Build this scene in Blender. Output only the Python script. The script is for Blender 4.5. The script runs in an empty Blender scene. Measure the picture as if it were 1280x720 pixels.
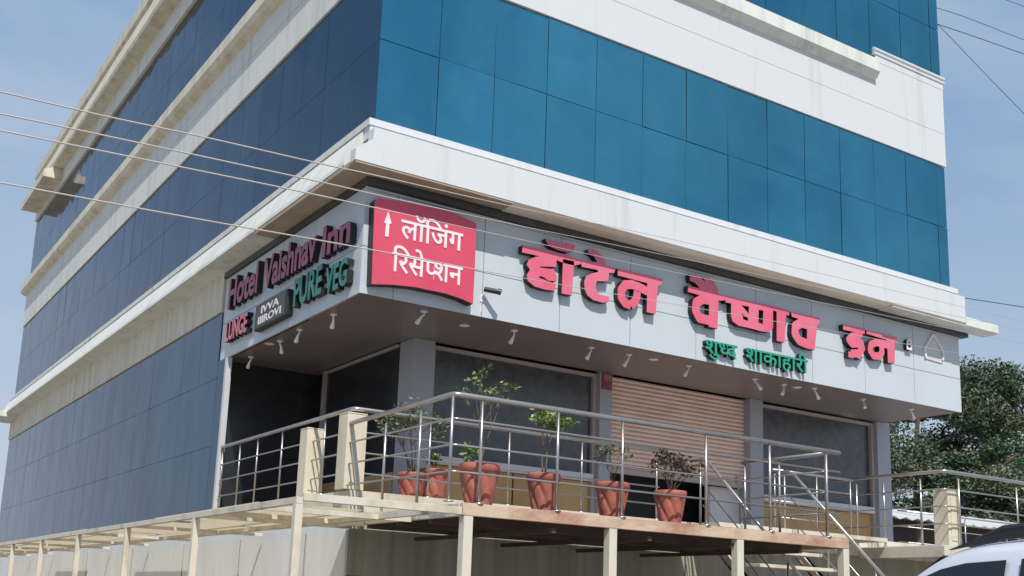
import bpy, bmesh, math, random, json
from mathutils import Vector, Matrix
from mathutils.geometry import delaunay_2d_cdt
R = math.radians
sc = bpy.context.scene
col = sc.collection
random.seed(7)

# ------------------------------------------------------------------ camera
cam_d = bpy.data.cameras.new("camera")
cam = bpy.data.objects.new("camera", cam_d); col.objects.link(cam)
yaw, pitch, roll = 0.5601679, 0.1997780, 0.0388346
fw = Vector((math.sin(yaw)*math.cos(pitch), math.cos(yaw)*math.cos(pitch), math.sin(pitch)))
rt = Vector((math.cos(yaw), -math.sin(yaw), 0)); up = rt.cross(fw)
r_ = rt*math.cos(roll)+up*math.sin(roll); u_ = up*math.cos(roll)-rt*math.sin(roll)
M = Matrix((r_, u_, -fw)).transposed().to_4x4()
M.translation = Vector((-5.587719, -12.000428, 1.6))
cam.matrix_world = M
cam_d.sensor_width = 36; cam_d.lens = 38.71
cam_d.shift_x = 0.0180; cam_d.shift_y = 0.0918
cam_d.clip_start = 0.05; cam_d.clip_end = 3000
sc.camera = cam

# ------------------------------------------------------------------ world and sun
SD = Vector((0.37, 1.0, -1.40)).normalized()      # direction the sunlight travels
elev = math.asin(-SD.z); azim = math.atan2(-SD.x, -SD.y)
w = bpy.data.worlds.new("World"); sc.world = w; w.use_nodes = True
nt = w.node_tree; N = nt.nodes; Lk = nt.links
bg = N["Background"]
sky = N.new("ShaderNodeTexSky"); sky.sky_type = 'NISHITA'; sky.sun_disc = False
sky.sun_elevation = elev; sky.sun_rotation = azim; sky.dust_density = .4; sky.air_density = 1.0; sky.ozone_density = 1.6
tc = N.new("ShaderNodeTexCoord"); sx_ = N.new("ShaderNodeSeparateXYZ"); Lk.new(tc.outputs['Generated'], sx_.inputs[0])
hz = N.new("ShaderNodeMapRange"); hz.inputs[1].default_value = .42; hz.inputs[2].default_value = .08; hz.inputs[3].default_value = 0.; hz.inputs[4].default_value = .9
Lk.new(sx_.outputs['Z'], hz.inputs[0])
mp = N.new("ShaderNodeMapping"); mp.inputs['Scale'].default_value = (1.1, 1.1, 3.0); mp.inputs['Location'].default_value = (.35, .1, .2)
Lk.new(tc.outputs['Generated'], mp.inputs['Vector'])
nz = N.new("ShaderNodeTexNoise"); nz.inputs['Scale'].default_value = 2.0; nz.inputs['Detail'].default_value = 6; nz.inputs['Roughness'].default_value = .5
nz.inputs['Distortion'].default_value = .4
Lk.new(mp.outputs[0], nz.inputs['Vector'])
cr = N.new("ShaderNodeMapRange"); cr.inputs[1].default_value = .44; cr.inputs[2].default_value = .72; cr.inputs[3].default_value = 0.; cr.inputs[4].default_value = .75
Lk.new(nz.outputs['Fac'], cr.inputs[0])
m1 = N.new("ShaderNodeMix"); m1.data_type = 'RGBA'; m1.inputs[0].default_value = .75     # thin high veil over the clear sky
Lk.new(sky.outputs[0], m1.inputs[6]); m1.inputs[7].default_value = (2.5, 4.25, 6.75, 1)
m2 = N.new("ShaderNodeMix"); m2.data_type = 'RGBA'
Lk.new(cr.outputs[0], m2.inputs[0]); Lk.new(m1.outputs[2], m2.inputs[6]); m2.inputs[7].default_value = (5.0, 5.9, 7.3, 1)
mx = N.new("ShaderNodeMix"); mx.data_type = 'RGBA'
Lk.new(hz.outputs[0], mx.inputs[0]); Lk.new(m2.outputs[2], mx.inputs[6]); mx.inputs[7].default_value = (5.6, 6.3, 7.4, 1)
Lk.new(mx.outputs[2], bg.inputs['Color']); bg.inputs['Strength'].default_value = 0.10
sun_d = bpy.data.lights.new("sun", 'SUN'); sun_d.energy = 4.4; sun_d.angle = R(.53); sun_d.color = (1, .95, .88)
sun = bpy.data.objects.new("sun", sun_d); col.objects.link(sun); sun.location = (-10, -30, 40)
sun.rotation_euler = SD.to_track_quat('-Z', 'Y').to_euler()
sc.view_settings.view_transform = 'Standard'; sc.view_settings.look = 'None'
sc.view_settings.exposure = 0.0; sc.view_settings.gamma = 1

# ------------------------------------------------------------------ materials
def mat(name, c, rough=.6, metal=0., var=.0, scale=3., spec=.5, c2=None, stretch=(1,1,1), bump=0., bscale=40., lo=.35, hi=.7):
    m = bpy.data.materials.new(name); m.use_nodes = True
    t = m.node_tree; b = t.nodes["Principled BSDF"]
    b.inputs['Base Color'].default_value = (*c, 1); b.inputs['Roughness'].default_value = rough
    b.inputs['Metallic'].default_value = metal; b.inputs['Specular IOR Level'].default_value = spec
    if var or c2 or bump:
        g = t.nodes.new("ShaderNodeNewGeometry"); mpp = t.nodes.new("ShaderNodeMapping")
        t.links.new(g.outputs['Position'], mpp.inputs['Vector']); mpp.inputs['Scale'].default_value = stretch
    if var or c2:
        n = t.nodes.new("ShaderNodeTexNoise"); n.inputs['Scale'].default_value = scale; n.inputs['Detail'].default_value = 6; n.inputs['Roughness'].default_value = .62
        t.links.new(mpp.outputs[0], n.inputs['Vector'])
        k = t.nodes.new("ShaderNodeValToRGB"); k.color_ramp.elements[0].position = lo; k.color_ramp.elements[1].position = hi
        a = c2 if c2 else tuple(x*(1-var) for x in c)
        k.color_ramp.elements[0].color = (*a, 1); k.color_ramp.elements[1].color = (*c, 1)
        t.links.new(n.outputs['Fac'], k.inputs[0]); t.links.new(k.outputs[0], b.inputs['Base Color'])
    if bump:
        n2 = t.nodes.new("ShaderNodeTexNoise"); n2.inputs['Scale'].default_value = bscale; n2.inputs['Detail'].default_value = 4
        bp = t.nodes.new("ShaderNodeBump"); bp.inputs['Strength'].default_value = bump; bp.inputs['Distance'].default_value = .02
        t.links.new(mpp.outputs[0], n2.inputs['Vector']); t.links.new(n2.outputs['Fac'], bp.inputs['Height']); t.links.new(bp.outputs[0], b.inputs['Normal'])
    return m
WHITE = mat('white_cladding', (.66,.68,.695), .45, c2=(.55,.56,.555), scale=1.3, stretch=(2.2,2.2,.22), lo=.24, hi=.46)
OFFW = mat('offwhite_paint', (.70,.71,.66), .6, c2=(.54,.54,.49), scale=1.6, stretch=(2.5,2.5,.22), lo=.28, hi=.52)
CREAM = mat('cream_paint', (.70,.65,.52), .65, c2=(.52,.45,.33), scale=1.5, stretch=(2.2,2.2,.3), bump=.15, lo=.3, hi=.58)
TAN = mat('stained_plaster', (.50,.42,.32), .8, c2=(.36,.29,.21), scale=1.4, bump=.15)
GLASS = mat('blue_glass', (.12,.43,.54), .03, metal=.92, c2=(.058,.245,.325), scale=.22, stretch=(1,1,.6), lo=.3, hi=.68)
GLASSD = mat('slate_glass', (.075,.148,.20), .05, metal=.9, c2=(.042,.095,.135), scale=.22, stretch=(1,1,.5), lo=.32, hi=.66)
def pane_tone(m, lo, hi, wav):
    t = m.node_tree; b = t.nodes['Principled BSDF']; src = b.inputs['Base Color'].links[0].from_socket
    oi = t.nodes.new('ShaderNodeObjectInfo'); mr = t.nodes.new('ShaderNodeMapRange'); mr.inputs[3].default_value = lo; mr.inputs[4].default_value = hi
    t.links.new(oi.outputs['Random'], mr.inputs[0]); vm = t.nodes.new('ShaderNodeVectorMath'); vm.operation = 'SCALE'
    t.links.new(src, vm.inputs[0]); t.links.new(mr.outputs[0], vm.inputs['Scale']); t.links.new(vm.outputs[0], b.inputs['Base Color'])
    if wav:
        g = t.nodes.new('ShaderNodeNewGeometry'); n = t.nodes.new('ShaderNodeTexNoise'); n.inputs['Scale'].default_value = 1.1; n.inputs['Detail'].default_value = 1.5
        t.links.new(g.outputs['Position'], n.inputs['Vector']); bp = t.nodes.new('ShaderNodeBump'); bp.inputs['Strength'].default_value = wav; bp.inputs['Distance'].default_value = .05
        t.links.new(n.outputs['Fac'], bp.inputs['Height']); t.links.new(bp.outputs[0], b.inputs['Normal'])
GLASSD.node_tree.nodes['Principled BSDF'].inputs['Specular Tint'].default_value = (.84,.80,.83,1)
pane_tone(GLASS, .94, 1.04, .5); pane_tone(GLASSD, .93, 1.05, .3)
DARK = mat('dark_joint', (.02,.022,.026), .6)
STRIP = mat('fascia_shade_dark_face', (.075,.07,.072), .5, var=.3)  # header strip's shade under the cornice is in this colour; lightbox face is dark itself
ACP = mat('grey_panel', (.56,.61,.645), .38, var=.05, scale=1.1, stretch=(1,1,.4))
ACPD = mat('pillar_panel', (.36,.38,.43), .4, var=.06)
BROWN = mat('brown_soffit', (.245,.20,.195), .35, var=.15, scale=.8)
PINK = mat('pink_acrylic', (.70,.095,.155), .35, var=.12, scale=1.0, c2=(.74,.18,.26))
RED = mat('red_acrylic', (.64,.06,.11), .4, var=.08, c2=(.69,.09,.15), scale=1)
PINK_SHADE = mat('pink_acrylic_shade', (.37,.06,.13), .4, var=.15, scale=2)  # pink letter colour darkened to carry the shade of the left face
GREEN_SHADE = mat('green_acrylic_shade', (.02,.22,.165), .4, var=.15, scale=2)  # green letter colour with the left face's shade painted in
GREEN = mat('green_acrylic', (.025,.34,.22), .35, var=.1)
BLACK = mat('black_return', (.012,.012,.014), .5)
LETW = mat('white_vinyl', (.82,.76,.77), .5)
LAMPW = mat('white_lamp', (.82,.82,.80), .4)
WIN = mat('dark_window', (.070,.078,.083), .22, c2=(.032,.037,.041), scale=5.5, spec=.7, lo=.32, hi=.62)  # mottled reflection painted into the pane colour as noise
WINL = mat('veranda_glass', (.032,.034,.037), .2, c2=(.018,.02,.022), scale=3, spec=.5)
FRAME = mat('window_frame', (.42,.37,.35), .45, var=.08)
SILL = mat('white_sill', (.60,.62,.64), .45, var=.1)
OCHRE = mat('ochre_panel', (.50,.33,.13), .5, c2=(.40,.24,.10), scale=1.2)
SHUT = mat('salmon_shutter', (.84,.65,.56), .5, c2=(.72,.53,.44), scale=1.6, stretch=(1,1,2.5))
STEEL = mat('brushed_steel', (.52,.49,.47), .34, metal=.85, var=.15, scale=5)
RUST = mat('rusty_beam', (.60,.46,.33), .7, c2=(.36,.16,.10), scale=2.2, stretch=(.6,1,1), bump=.2, lo=.34, hi=.58)
FRM = mat('cream_steel', (.66,.61,.50), .55, c2=(.48,.39,.29), scale=2.6, stretch=(1,1,.6), lo=.3, hi=.5)
FLOOR = mat('veranda_tile', (.42,.36,.32), .5, var=.15)
UNDER = mat('deck_underside', (.10,.065,.05), .8, var=.3)
BASEF = mat('grimy_wall', (.40,.39,.31), .85, c2=(.29,.275,.21), scale=2.2, stretch=(3,3,.10), bump=.1)
BASEL = mat('whitewashed_wall', (.80,.82,.82), .8, c2=(.68,.70,.69), scale=2, stretch=(1,1,.3))
DADO = mat('brown_dado', (.33,.22,.17), .8, c2=(.25,.17,.13), scale=3)
TERRA = mat('terracotta', (.52,.18,.125), .7, c2=(.36,.10,.075), scale=9, bump=.15)
pane_tone(TERRA, .82, 1.1, 0)
SOIL = mat('potting_soil', (.06,.045,.03), .95)
STEM = mat('woody_stem', (.16,.12,.08), .8)
LEAFA = mat('leaf_light', (.22,.31,.08), .5, c2=(.09,.15,.04), scale=9)
LEAFB = mat('leaf_grey', (.16,.20,.11), .55, c2=(.07,.095,.05), scale=9)
LEAFC = mat('leaf_tree', (.11,.175,.085), .5, c2=(.045,.08,.045), scale=1.6)
LEAFD = mat('leaf_tree_warm', (.18,.19,.11), .5, c2=(.07,.088,.05), scale=1.6)
TWIG = mat('dry_twig', (.12,.08,.06), .9)
BARK = mat('tree_bark', (.12,.09,.065), .9)
ASPH = mat('dusty_asphalt', (.30,.265,.225), .9, c2=(.22,.195,.165), scale=.5, bump=.2)
CONC = mat('cream_concrete', (.74,.68,.53), .7, c2=(.60,.52,.38), scale=3, stretch=(1,1,.5))
WIREM = mat('weathered_cable', (.50,.46,.43), .5)
WIRED = mat('dark_cable', (.05,.05,.055), .6)
CARW = mat('silver_white_paint', (.66,.70,.78), .22, metal=.15)
CARG = mat('car_glass', (.012,.016,.02), .06, spec=.6)
CARB = mat('black_trim', (.02,.022,.026), .45)
TYRE = mat('rubber', (.02,.02,.02), .85)
RIM = mat('alloy', (.55,.56,.58), .3, metal=.9)
LENS = mat('red_lens', (.4,.02,.02), .2)
ROOFS = mat('corrugated_sheet', (.62,.64,.66), .5, c2=(.50,.49,.47), scale=.8)
SHEDW = mat('shed_wall', (.085,.075,.068), .85, c2=(.05,.045,.042), scale=.7)
ROOFB = mat('roof_concrete', (.4,.39,.37), .9)

# ------------------------------------------------------------------ helpers
WL = {}
def wl(o): return WL.get(o.name, Vector((0,0,0)))
class MB:
    def __init__(s): s.v = []; s.f = []; s.m = []
    def quad(s, a, b, c, d, m=0):
        i = len(s.v); s.v += [tuple(a), tuple(b), tuple(c), tuple(d)]; s.f.append((i,i+1,i+2,i+3)); s.m.append(m)
    def tri(s, a, b, c, m=0):
        i = len(s.v); s.v += [tuple(a), tuple(b), tuple(c)]; s.f.append((i,i+1,i+2)); s.m.append(m)
    def box(s, x0, x1, y0, y1, z0, z1, m=0, M=None):
        p = [Vector(q) for q in ((x0,y0,z0),(x1,y0,z0),(x1,y1,z0),(x0,y1,z0),(x0,y0,z1),(x1,y0,z1),(x1,y1,z1),(x0,y1,z1))]
        if M: p = [M @ q for q in p]
        i = len(s.v); s.v += [tuple(q) for q in p]
        for f in ((0,3,2,1),(4,5,6,7),(0,1,5,4),(1,2,6,5),(2,3,7,6),(3,0,4,7)):
            s.f.append(tuple(i+k for k in f)); s.m.append(m)
    def prism(s, prof, a, b, axis, m=0):
        # prof: closed outline; axis 'x' -> prof=(y,z) swept x a..b; axis 'y' -> prof=(x,z)
        n = len(prof); i = len(s.v)
        for t in (a, b):
            for p, q in prof: s.v.append((t,p,q) if axis == 'x' else (p,t,q))
        s.f.append(tuple(range(i, i+n))); s.m.append(m)
        s.f.append(tuple(range(i+2*n-1, i+n-1, -1))); s.m.append(m)
        for k in range(n):
            l = (k+1) % n; s.f.append((i+k, i+n+k, i+n+l, i+l)); s.m.append(m)
    def tube(s, pts, r, n=8, m=0, caps=True):
        pts = [Vector(p) for p in pts]; rr = r if isinstance(r, (list, tuple)) else [r]*len(pts)
        i = len(s.v); ref = None
        for k, p in enumerate(pts):
            d = ((pts[min(k+1,len(pts)-1)]-p).normalized() + (p-pts[max(k-1,0)]).normalized())
            d = d.normalized() if d.length > 1e-6 else Vector((0,0,1))
            if ref is None: ref = Vector((0,0,1)) if abs(d.z) < .9 else Vector((1,0,0))
            a = d.cross(ref).normalized(); b = a.cross(d).normalized(); ref = b
            for j in range(n):
                t = 2*math.pi*j/n; s.v.append(tuple(p + (a*math.cos(t)+b*math.sin(t))*rr[k]))
        for k in range(len(pts)-1):
            for j in range(n):
                l = (j+1) % n; s.f.append((i+k*n+j, i+k*n+l, i+(k+1)*n+l, i+(k+1)*n+j)); s.m.append(m)
        if caps:
            s.f.append(tuple(i+j for j in range(n-1,-1,-1))); s.m.append(m)
            q = i+(len(pts)-1)*n; s.f.append(tuple(q+j for j in range(n))); s.m.append(m)
    def lathe(s, prof, c=(0,0,0), n=16, m=0, fn=None):
        i = len(s.v)
        for r, z in prof:
            for j in range(n):
                t = 2*math.pi*j/n; q = r*(fn(t,z) if fn else 1)
                s.v.append((c[0]+q*math.cos(t), c[1]+q*math.sin(t), c[2]+z))
        for k in range(len(prof)-1):
            for j in range(n):
                l = (j+1) % n; s.f.append((i+k*n+j, i+k*n+l, i+(k+1)*n+l, i+(k+1)*n+j)); s.m.append(m)
    def build(s, name, mats, parent=None, origin=None, smooth=False, bevel=0.):
        me = bpy.data.meshes.new(name)
        if not isinstance(mats, (list, tuple)): mats = [mats]
        for m in mats: me.materials.append(m)
        off = wl(parent) if parent else Vector(origin or (0,0,0))
        me.from_pydata([tuple(Vector(v)-off) for v in s.v], [], s.f)
        for p, k in zip(me.polygons, s.m):
            p.material_index = k; p.use_smooth = smooth
        bm = bmesh.new(); bm.from_mesh(me); bmesh.ops.recalc_face_normals(bm, faces=bm.faces); bm.to_mesh(me); bm.free()
        o = bpy.data.objects.new(name, me); col.objects.link(o)
        if parent: o.parent = parent
        else: o.location = off
        WL[o.name] = off.copy()
        if bevel:
            b = o.modifiers.new('bevel', 'BEVEL'); b.width = bevel; b.segments = 2; b.limit_method = 'ANGLE'
        return o
def tag(o, label=None, cat=None, group=None, kind=None):
    if label: o['label'] = label
    if cat: o['category'] = cat
    if group: o['group'] = group
    if kind: o['kind'] = kind
    return o
def empty(name, loc, label, cat, group=None):
    o = bpy.data.objects.new(name, None); col.objects.link(o); o.location = loc; o.empty_display_size = .2
    WL[o.name] = Vector(loc); return tag(o, label, cat, group)
def part(name, mats, parent, *boxes, bevel=0.):
    b = MB()
    for x in boxes: b.box(*x)
    return b.build(name, mats, parent, bevel=bevel)

GZ = 0.5
# ------------------------------------------------------------------ ground
g = MB(); g.quad((-1500,-1500,GZ),(1500,-1500,GZ),(1500,1500,GZ),(-1500,1500,GZ))
tag(g.build('ground', ASPH, None, (0,0,GZ)), kind='structure')

# ------------------------------------------------------------------ hotel building
LX, LY = 11.72, 26.12
H = empty('hotel_building', (0,0,GZ), 'four storey corner hotel building with blue glass bands, white cladding and a grey sign canopy', 'building')
# hidden cores that carry the cladding
part('core_wall', DARK, H, (.06,LX-.06,.06,LY-.06,6.95,14.0))
part('interior_wall', DARK, H, (1.95,12.0,2.75,LY-.1,2.89,6.93))
part('roof', ROOFB, H, (.1,LX-.1,.1,LY-.1,14.0,15.0))
# glass bands
def band_front(z0, zs, z1, mt):
    bd = part('glass_band', DARK, H, (.0+.03,LX-.02,.03,.05,z0,z1))
    x = 0.; n = 0
    while x < LX-.05:
        x1 = min(x+.881, LX)
        for a, b in ((z0,zs),(zs,z1)):
            p = MB(); e = .0042; j = [random.uniform(-.005,.005) for _ in range(4)]
            xa = x+(e if x > 0 else 0)
            q = [(xa,j[0],a+e),(x1-e,j[1],a+e),(x1-e,j[2],b-e),(xa,j[0]+j[2]-j[1],b-e)]
            p.quad(*q); p.build('glass_pane', mt, bd)
        x = x1
def band_left(y0, y1, zs, mt, w=.881):
    bd = part('glass_band', DARK, H, (.03,.05,y0+.02,y1-.02,zs[0],zs[-1]))
    y = y0
    while y < y1-.05:
        yb = min(y+w, y1); p = MB(); e = .0035
        for a, b in zip(zs[:-1], zs[1:]):
            j = [random.uniform(-.0018,.0018) for _ in range(3)]
            p.quad((j[0],yb-e,a+e),(j[1],y+e,a+e),(j[2],y+e,b-e),(j[0]+j[2]-j[1],yb-e,b-e))
        p.build('glass_panel', mt, bd); y = yb
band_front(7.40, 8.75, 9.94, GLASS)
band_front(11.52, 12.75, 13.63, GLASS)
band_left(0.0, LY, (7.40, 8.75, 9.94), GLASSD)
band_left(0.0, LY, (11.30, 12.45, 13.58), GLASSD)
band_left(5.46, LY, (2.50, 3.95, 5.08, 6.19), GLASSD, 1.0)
bd = part('glass_band', DARK, H, (.03,.05,5.09,5.455,2.5,5.36))
b = MB(); b.quad((0,5.455,2.5),(0,5.085,2.5),(0,5.085,5.36),(0,5.455,5.36)); b.build('glass_panel', GLASSD, bd)
# spandrels
def fr(name, mt, *zz, y=-.03, x0=-.032, x1=LX+.012):
    b = MB()
    for a, c in zz: b.box(x0,x1,y,.055,a,c)
    return b.build(name, mt, H)
def lf(name, mt, *zz, x=-.03, y0=.058, y1=LY, xb=.055):
    b = MB()
    for a, c in zz: b.box(x,xb,y0,y1,a,c)
    return b.build(name, mt, H)
fr('spandrel', WHITE, (9.955,10.60),(10.608,11.5))
lf('spandrel', OFFW, (9.955,10.62),(10.628,11.25))
lf('spandrel', CREAM, (6.205,6.92), y0=5.47)
lf('spandrel', OFFW, (13.60,14.12), x=-.06); fr('spandrel', WHITE, (13.645,14.12), y=-.06, x0=-.063)
# sunshade slab above the signs (sloped cornice)
b = MB()
b.box(-.14,LX+.03,-.14,.05,7.47,7.56)                                # lip, front
b.prism([(-.125,7.385),(-.135,7.22),(-.36,7.05),(-.36,6.90),(LX+.03,6.90),(LX+.03,7.385)],-.27,-.12,'y')
b.box(-.12,LX+.02,-.125,.045,7.30,7.465)
b.build('cornice', WHITE, H)
b = MB(); b.prism([(-.118,7.46),(-.118,6.905),(-.262,6.903),(-.17,6.866),(.05,6.862),(.05,7.46)],1.99,LX+.02,'x'); b.build('cornice_soffit', mat('soffit_cream', (.84,.80,.70), .6, c2=(.74,.68,.56), scale=1.2), H)
b = MB(); b.prism([(-.255,7.02),(-.274,7.0),(-.276,6.86),(-.25,6.846),(.05,6.844),(.05,7.02)],LX+.034,12.72,'x'); b.box(9.75,LX+.03,-.258,.05,6.85,6.862); b.build('cornice_slab', OFFW, H)
b = MB(); b.box(-.345,1.98,-.262,.05,6.872,6.93); b.box(-.355,.05,.056,3.2,6.868,6.922)
b.build('cornice_soffit', TAN, H)
b = MB()
b.box(-.14,.05,.056,LY+.05,7.47,7.56)
b.prism([(-.12,7.464),(-.35,6.99),(-.36,6.93),(.05,6.86),(.05,7.464)],.06,LY+.3,'y')
b.prism([(-.35,7.0),(-.55,6.96),(-.55,6.80),(.05,6.79),(.05,7.0)],LY-1.2,LY+.32,'y')
b.build('cornice', OFFW, H)
# upper ledges
b = MB()
b.prism([(-.06,11.50),(-.16,11.46),(-.17,11.22),(-.10,11.12),(-.02,11.09),(-.02,11.50)],1.6,9.74,'x')
b.build('ledge', CREAM if False else OFFW, H)
b = MB()
b.prism([(-.035,11.70),(-.055,11.72),(-.055,11.755),(-.035,11.775),(.05,11.775),(.05,11.70)],9.76,LX+.06,'x')
b.prism([(-.035,11.62),(-.05,11.635),(-.05,11.675),(-.035,11.69),(.05,11.69),(.05,11.62)],9.76,LX+.05,'x')
b.box(9.80,LX+.02,-.034,.05,11.502,11.612)
b.build('ledge_moulding', WHITE, H)
b = MB(); b.prism([(-.04,11.45),(-.20,11.40),(-.21,11.17),(-.16,11.08),(-.02,11.03),(-.02,11.45)],1.6,LY+.12,'y')
b.build('ledge', CREAM, H)
# top cornice
b = MB()
b.prism([(-.06,14.10),(-.36,14.10),(-.38,14.20),(-.24,14.86),(-.30,14.9),(-.30,15.2),(-.05,15.2)],-.36,LY-.5,'y')
b.prism([(-.06,13.76),(-.60,13.76),(-.60,13.98),(-.36,14.09),(-.06,14.09)],LY-4.2,LY-.45,'y')
b.prism([(-.06,14.104),(-.36,14.104),(-.38,14.204),(-.24,14.864),(-.30,14.904),(-.30,15.204),(-.05,15.204)],-.05,LX+.3,'x')
b.build('roof_cornice', CREAM, H)
# sign canopy
SZ0, SZ1 = 5.367, 6.77
sx = [.014,.484,1.815,3.09,4.36,5.648,6.93,8.216,9.515,10.826,12.15]
b = MB(); e = .005
for x0, x1 in zip(sx[:-1], sx[1:]):
    for z0, z1 in ((SZ0,5.985),(5.985,SZ1)):
        b.box(x0+(e if x0 > .1 else 0),x1-e,.17,.20,z0+(e if z0>5.5 else 0),z1-(e if z1<6 else 0))
b.box(.03,12.14,.203,.24,SZ0+.01,SZ1-.01,1)
b.build('sign_board', [ACP, DARK], H)
b = MB(); sy = [.203,1.74,2.9,4.03,5.45]
for y0, y1 in zip(sy[:-1], sy[1:]):
    b.box(.014,.044,y0+(e if y0>.3 else 0),y1-e,SZ0,5.98); b.box(.014,.044,y0+(e if y0>.3 else 0),y1-e,5.99,SZ1)
b.box(.047,.09,.24,5.43,SZ0+.01,SZ1-.01,1)
b.build('sign_board', [ACP, DARK], H)
part('sign_header', STRIP, H, (-.03,12.29,.06,.30,6.776,6.87), (-.028,.10,.304,5.58,6.779,6.872))
part('sign_lip', SILL, H, (.0,12.17,.140,.168,6.742,6.768))
# canopy soffit, brown panels with seams
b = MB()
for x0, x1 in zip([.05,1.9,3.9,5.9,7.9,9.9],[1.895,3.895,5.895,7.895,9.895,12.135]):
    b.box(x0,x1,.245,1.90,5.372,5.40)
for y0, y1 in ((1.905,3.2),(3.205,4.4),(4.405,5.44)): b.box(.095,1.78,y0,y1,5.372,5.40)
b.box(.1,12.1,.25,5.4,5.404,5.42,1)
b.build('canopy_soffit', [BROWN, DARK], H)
for x, y in ((5.20,.62),(8.35,.62),(1.9,.75),(.2,3.7)):
    b = MB(); b.lathe([(.001,5.366),(.06,5.366),(.075,5.3715)], (x,y,0), 18); b.build('downlight', LAMPW, H)
part('canopy_return', ACP, H, (12.12,12.149,.243,1.92,5.402,6.76))
# ground floor behind the veranda
part('veranda_slab', [CREAM, FLOOR], H, (-.05,12.5,-.05,5.44,2.60,2.876), (.04,12.4,.04,5.4,2.877,2.885,1))
part('pillar', ACPD, H, (1.70,2.05,1.82,2.27,2.886,5.37), bevel=.006)
part('pillar', ACPD, H, (5.11,5.36,1.82,2.2,2.886,5.37), bevel=.006)
part('pillar', ACPD, H, (8.46,8.78,1.82,2.2,2.886,5.37), bevel=.006)
part('pillar', ACPD, H, (11.86,12.24,1.82,2.3,2.886,5.37), bevel=.006)
part('corner_post', SILL, H, (-.02,.07,4.98,5.07,2.886,5.366), bevel=.004)
def window(x0, x1):
    wn = part('window', FRAME, H, (x0,x0+.05,1.90,2.02,2.9,5.33),(x1-.07,x1,1.90,2.02,2.9,5.33),(x0+.05,x1-.07,1.90,2.02,5.28,5.33))
    part('pane', WIN, wn, (x0+.05,x1-.07,1.97,1.99,3.70,5.28))
    part('sill', SILL, wn, (x0+.05,x1-.07,1.86,2.02,3.58,3.695),(x0+.05,x1-.07,1.9,2.02,2.90,3.03))
    part('infill_panel', OCHRE, wn, (x0+.06,x0+.06+(x1-x0-.14)*.5,1.96,1.99,3.04,3.57),(x0+.09+(x1-x0-.14)*.5,x1-.08,1.962,1.99,3.04,3.57))
window(2.052,5.108); window(8.782,11.858)
# side shopfront under the canopy
wn = part('window', FRAME, H, (1.66,1.78,4.85,5.0,2.89,5.36),(1.66,1.72,2.28,4.85,5.30,5.345))
part('pane', WINL, wn, (1.69,1.71,2.275,4.85,3.45,5.30)); part('infill_panel', OCHRE, wn, (1.685,1.71,2.275,4.85,2.9,3.44))
wn = part('window', FRAME, H, (.10,.16,5.40,5.44,2.89,5.36))
part('pane', WINL, wn, (.16,1.94,5.41,5.43,2.9,5.36))
part('side_wall', WINL, H, (1.80,1.90,5.01,5.40,2.89,5.36))
# roller shutter
b = MB(); z = 3.86; n = 21; st = (5.36-3.86)/n
prof = []
for k in range(n):
    z0 = 3.86+k*st
    prof += [(2.0,z0),(1.975,z0+st*.12),(1.962,z0+st*.5),(1.972,z0+st*.88)]
prof += [(2.0,5.36),(2.03,5.36),(2.03,3.86)]
b.prism(prof,5.362,8.458,'x')
sh = b.build('roller_shutter', SHUT, H)
part('bottom_bar', FRAME, sh, (5.362,8.458,1.95,2.02,3.77,3.857))
part('shutter_bracket', FRAME, sh, (8.25,8.33,1.93,1.975,3.84,3.98),(8.27,8.31,1.93,1.95,3.74,3.84))
part('door_leaf', SILL, H, (7.75,8.455,2.10,2.14,2.89,3.765))
part('door_frame', FRAME, H, (7.70,7.745,2.08,2.16,2.89,3.765))
# basement walls
part('basement_wall', [BASEF, DADO], H, (.012,12.3,.02,.2,1.88,2.598),(.010,12.3,.016,.2,GZ,1.876,1))
part('basement_wall', [BASEL, DADO], H, (-.02,.010,.03,LY,1.80,2.598),(-.026,.008,.03,LY,GZ,1.797,1))
for y in (1.2,3.6,6.3,9.5,13.2): part('drain_strip', BASEF, H, (-.034,-.0205,y,y+.02,1.80,2.396))

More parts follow.
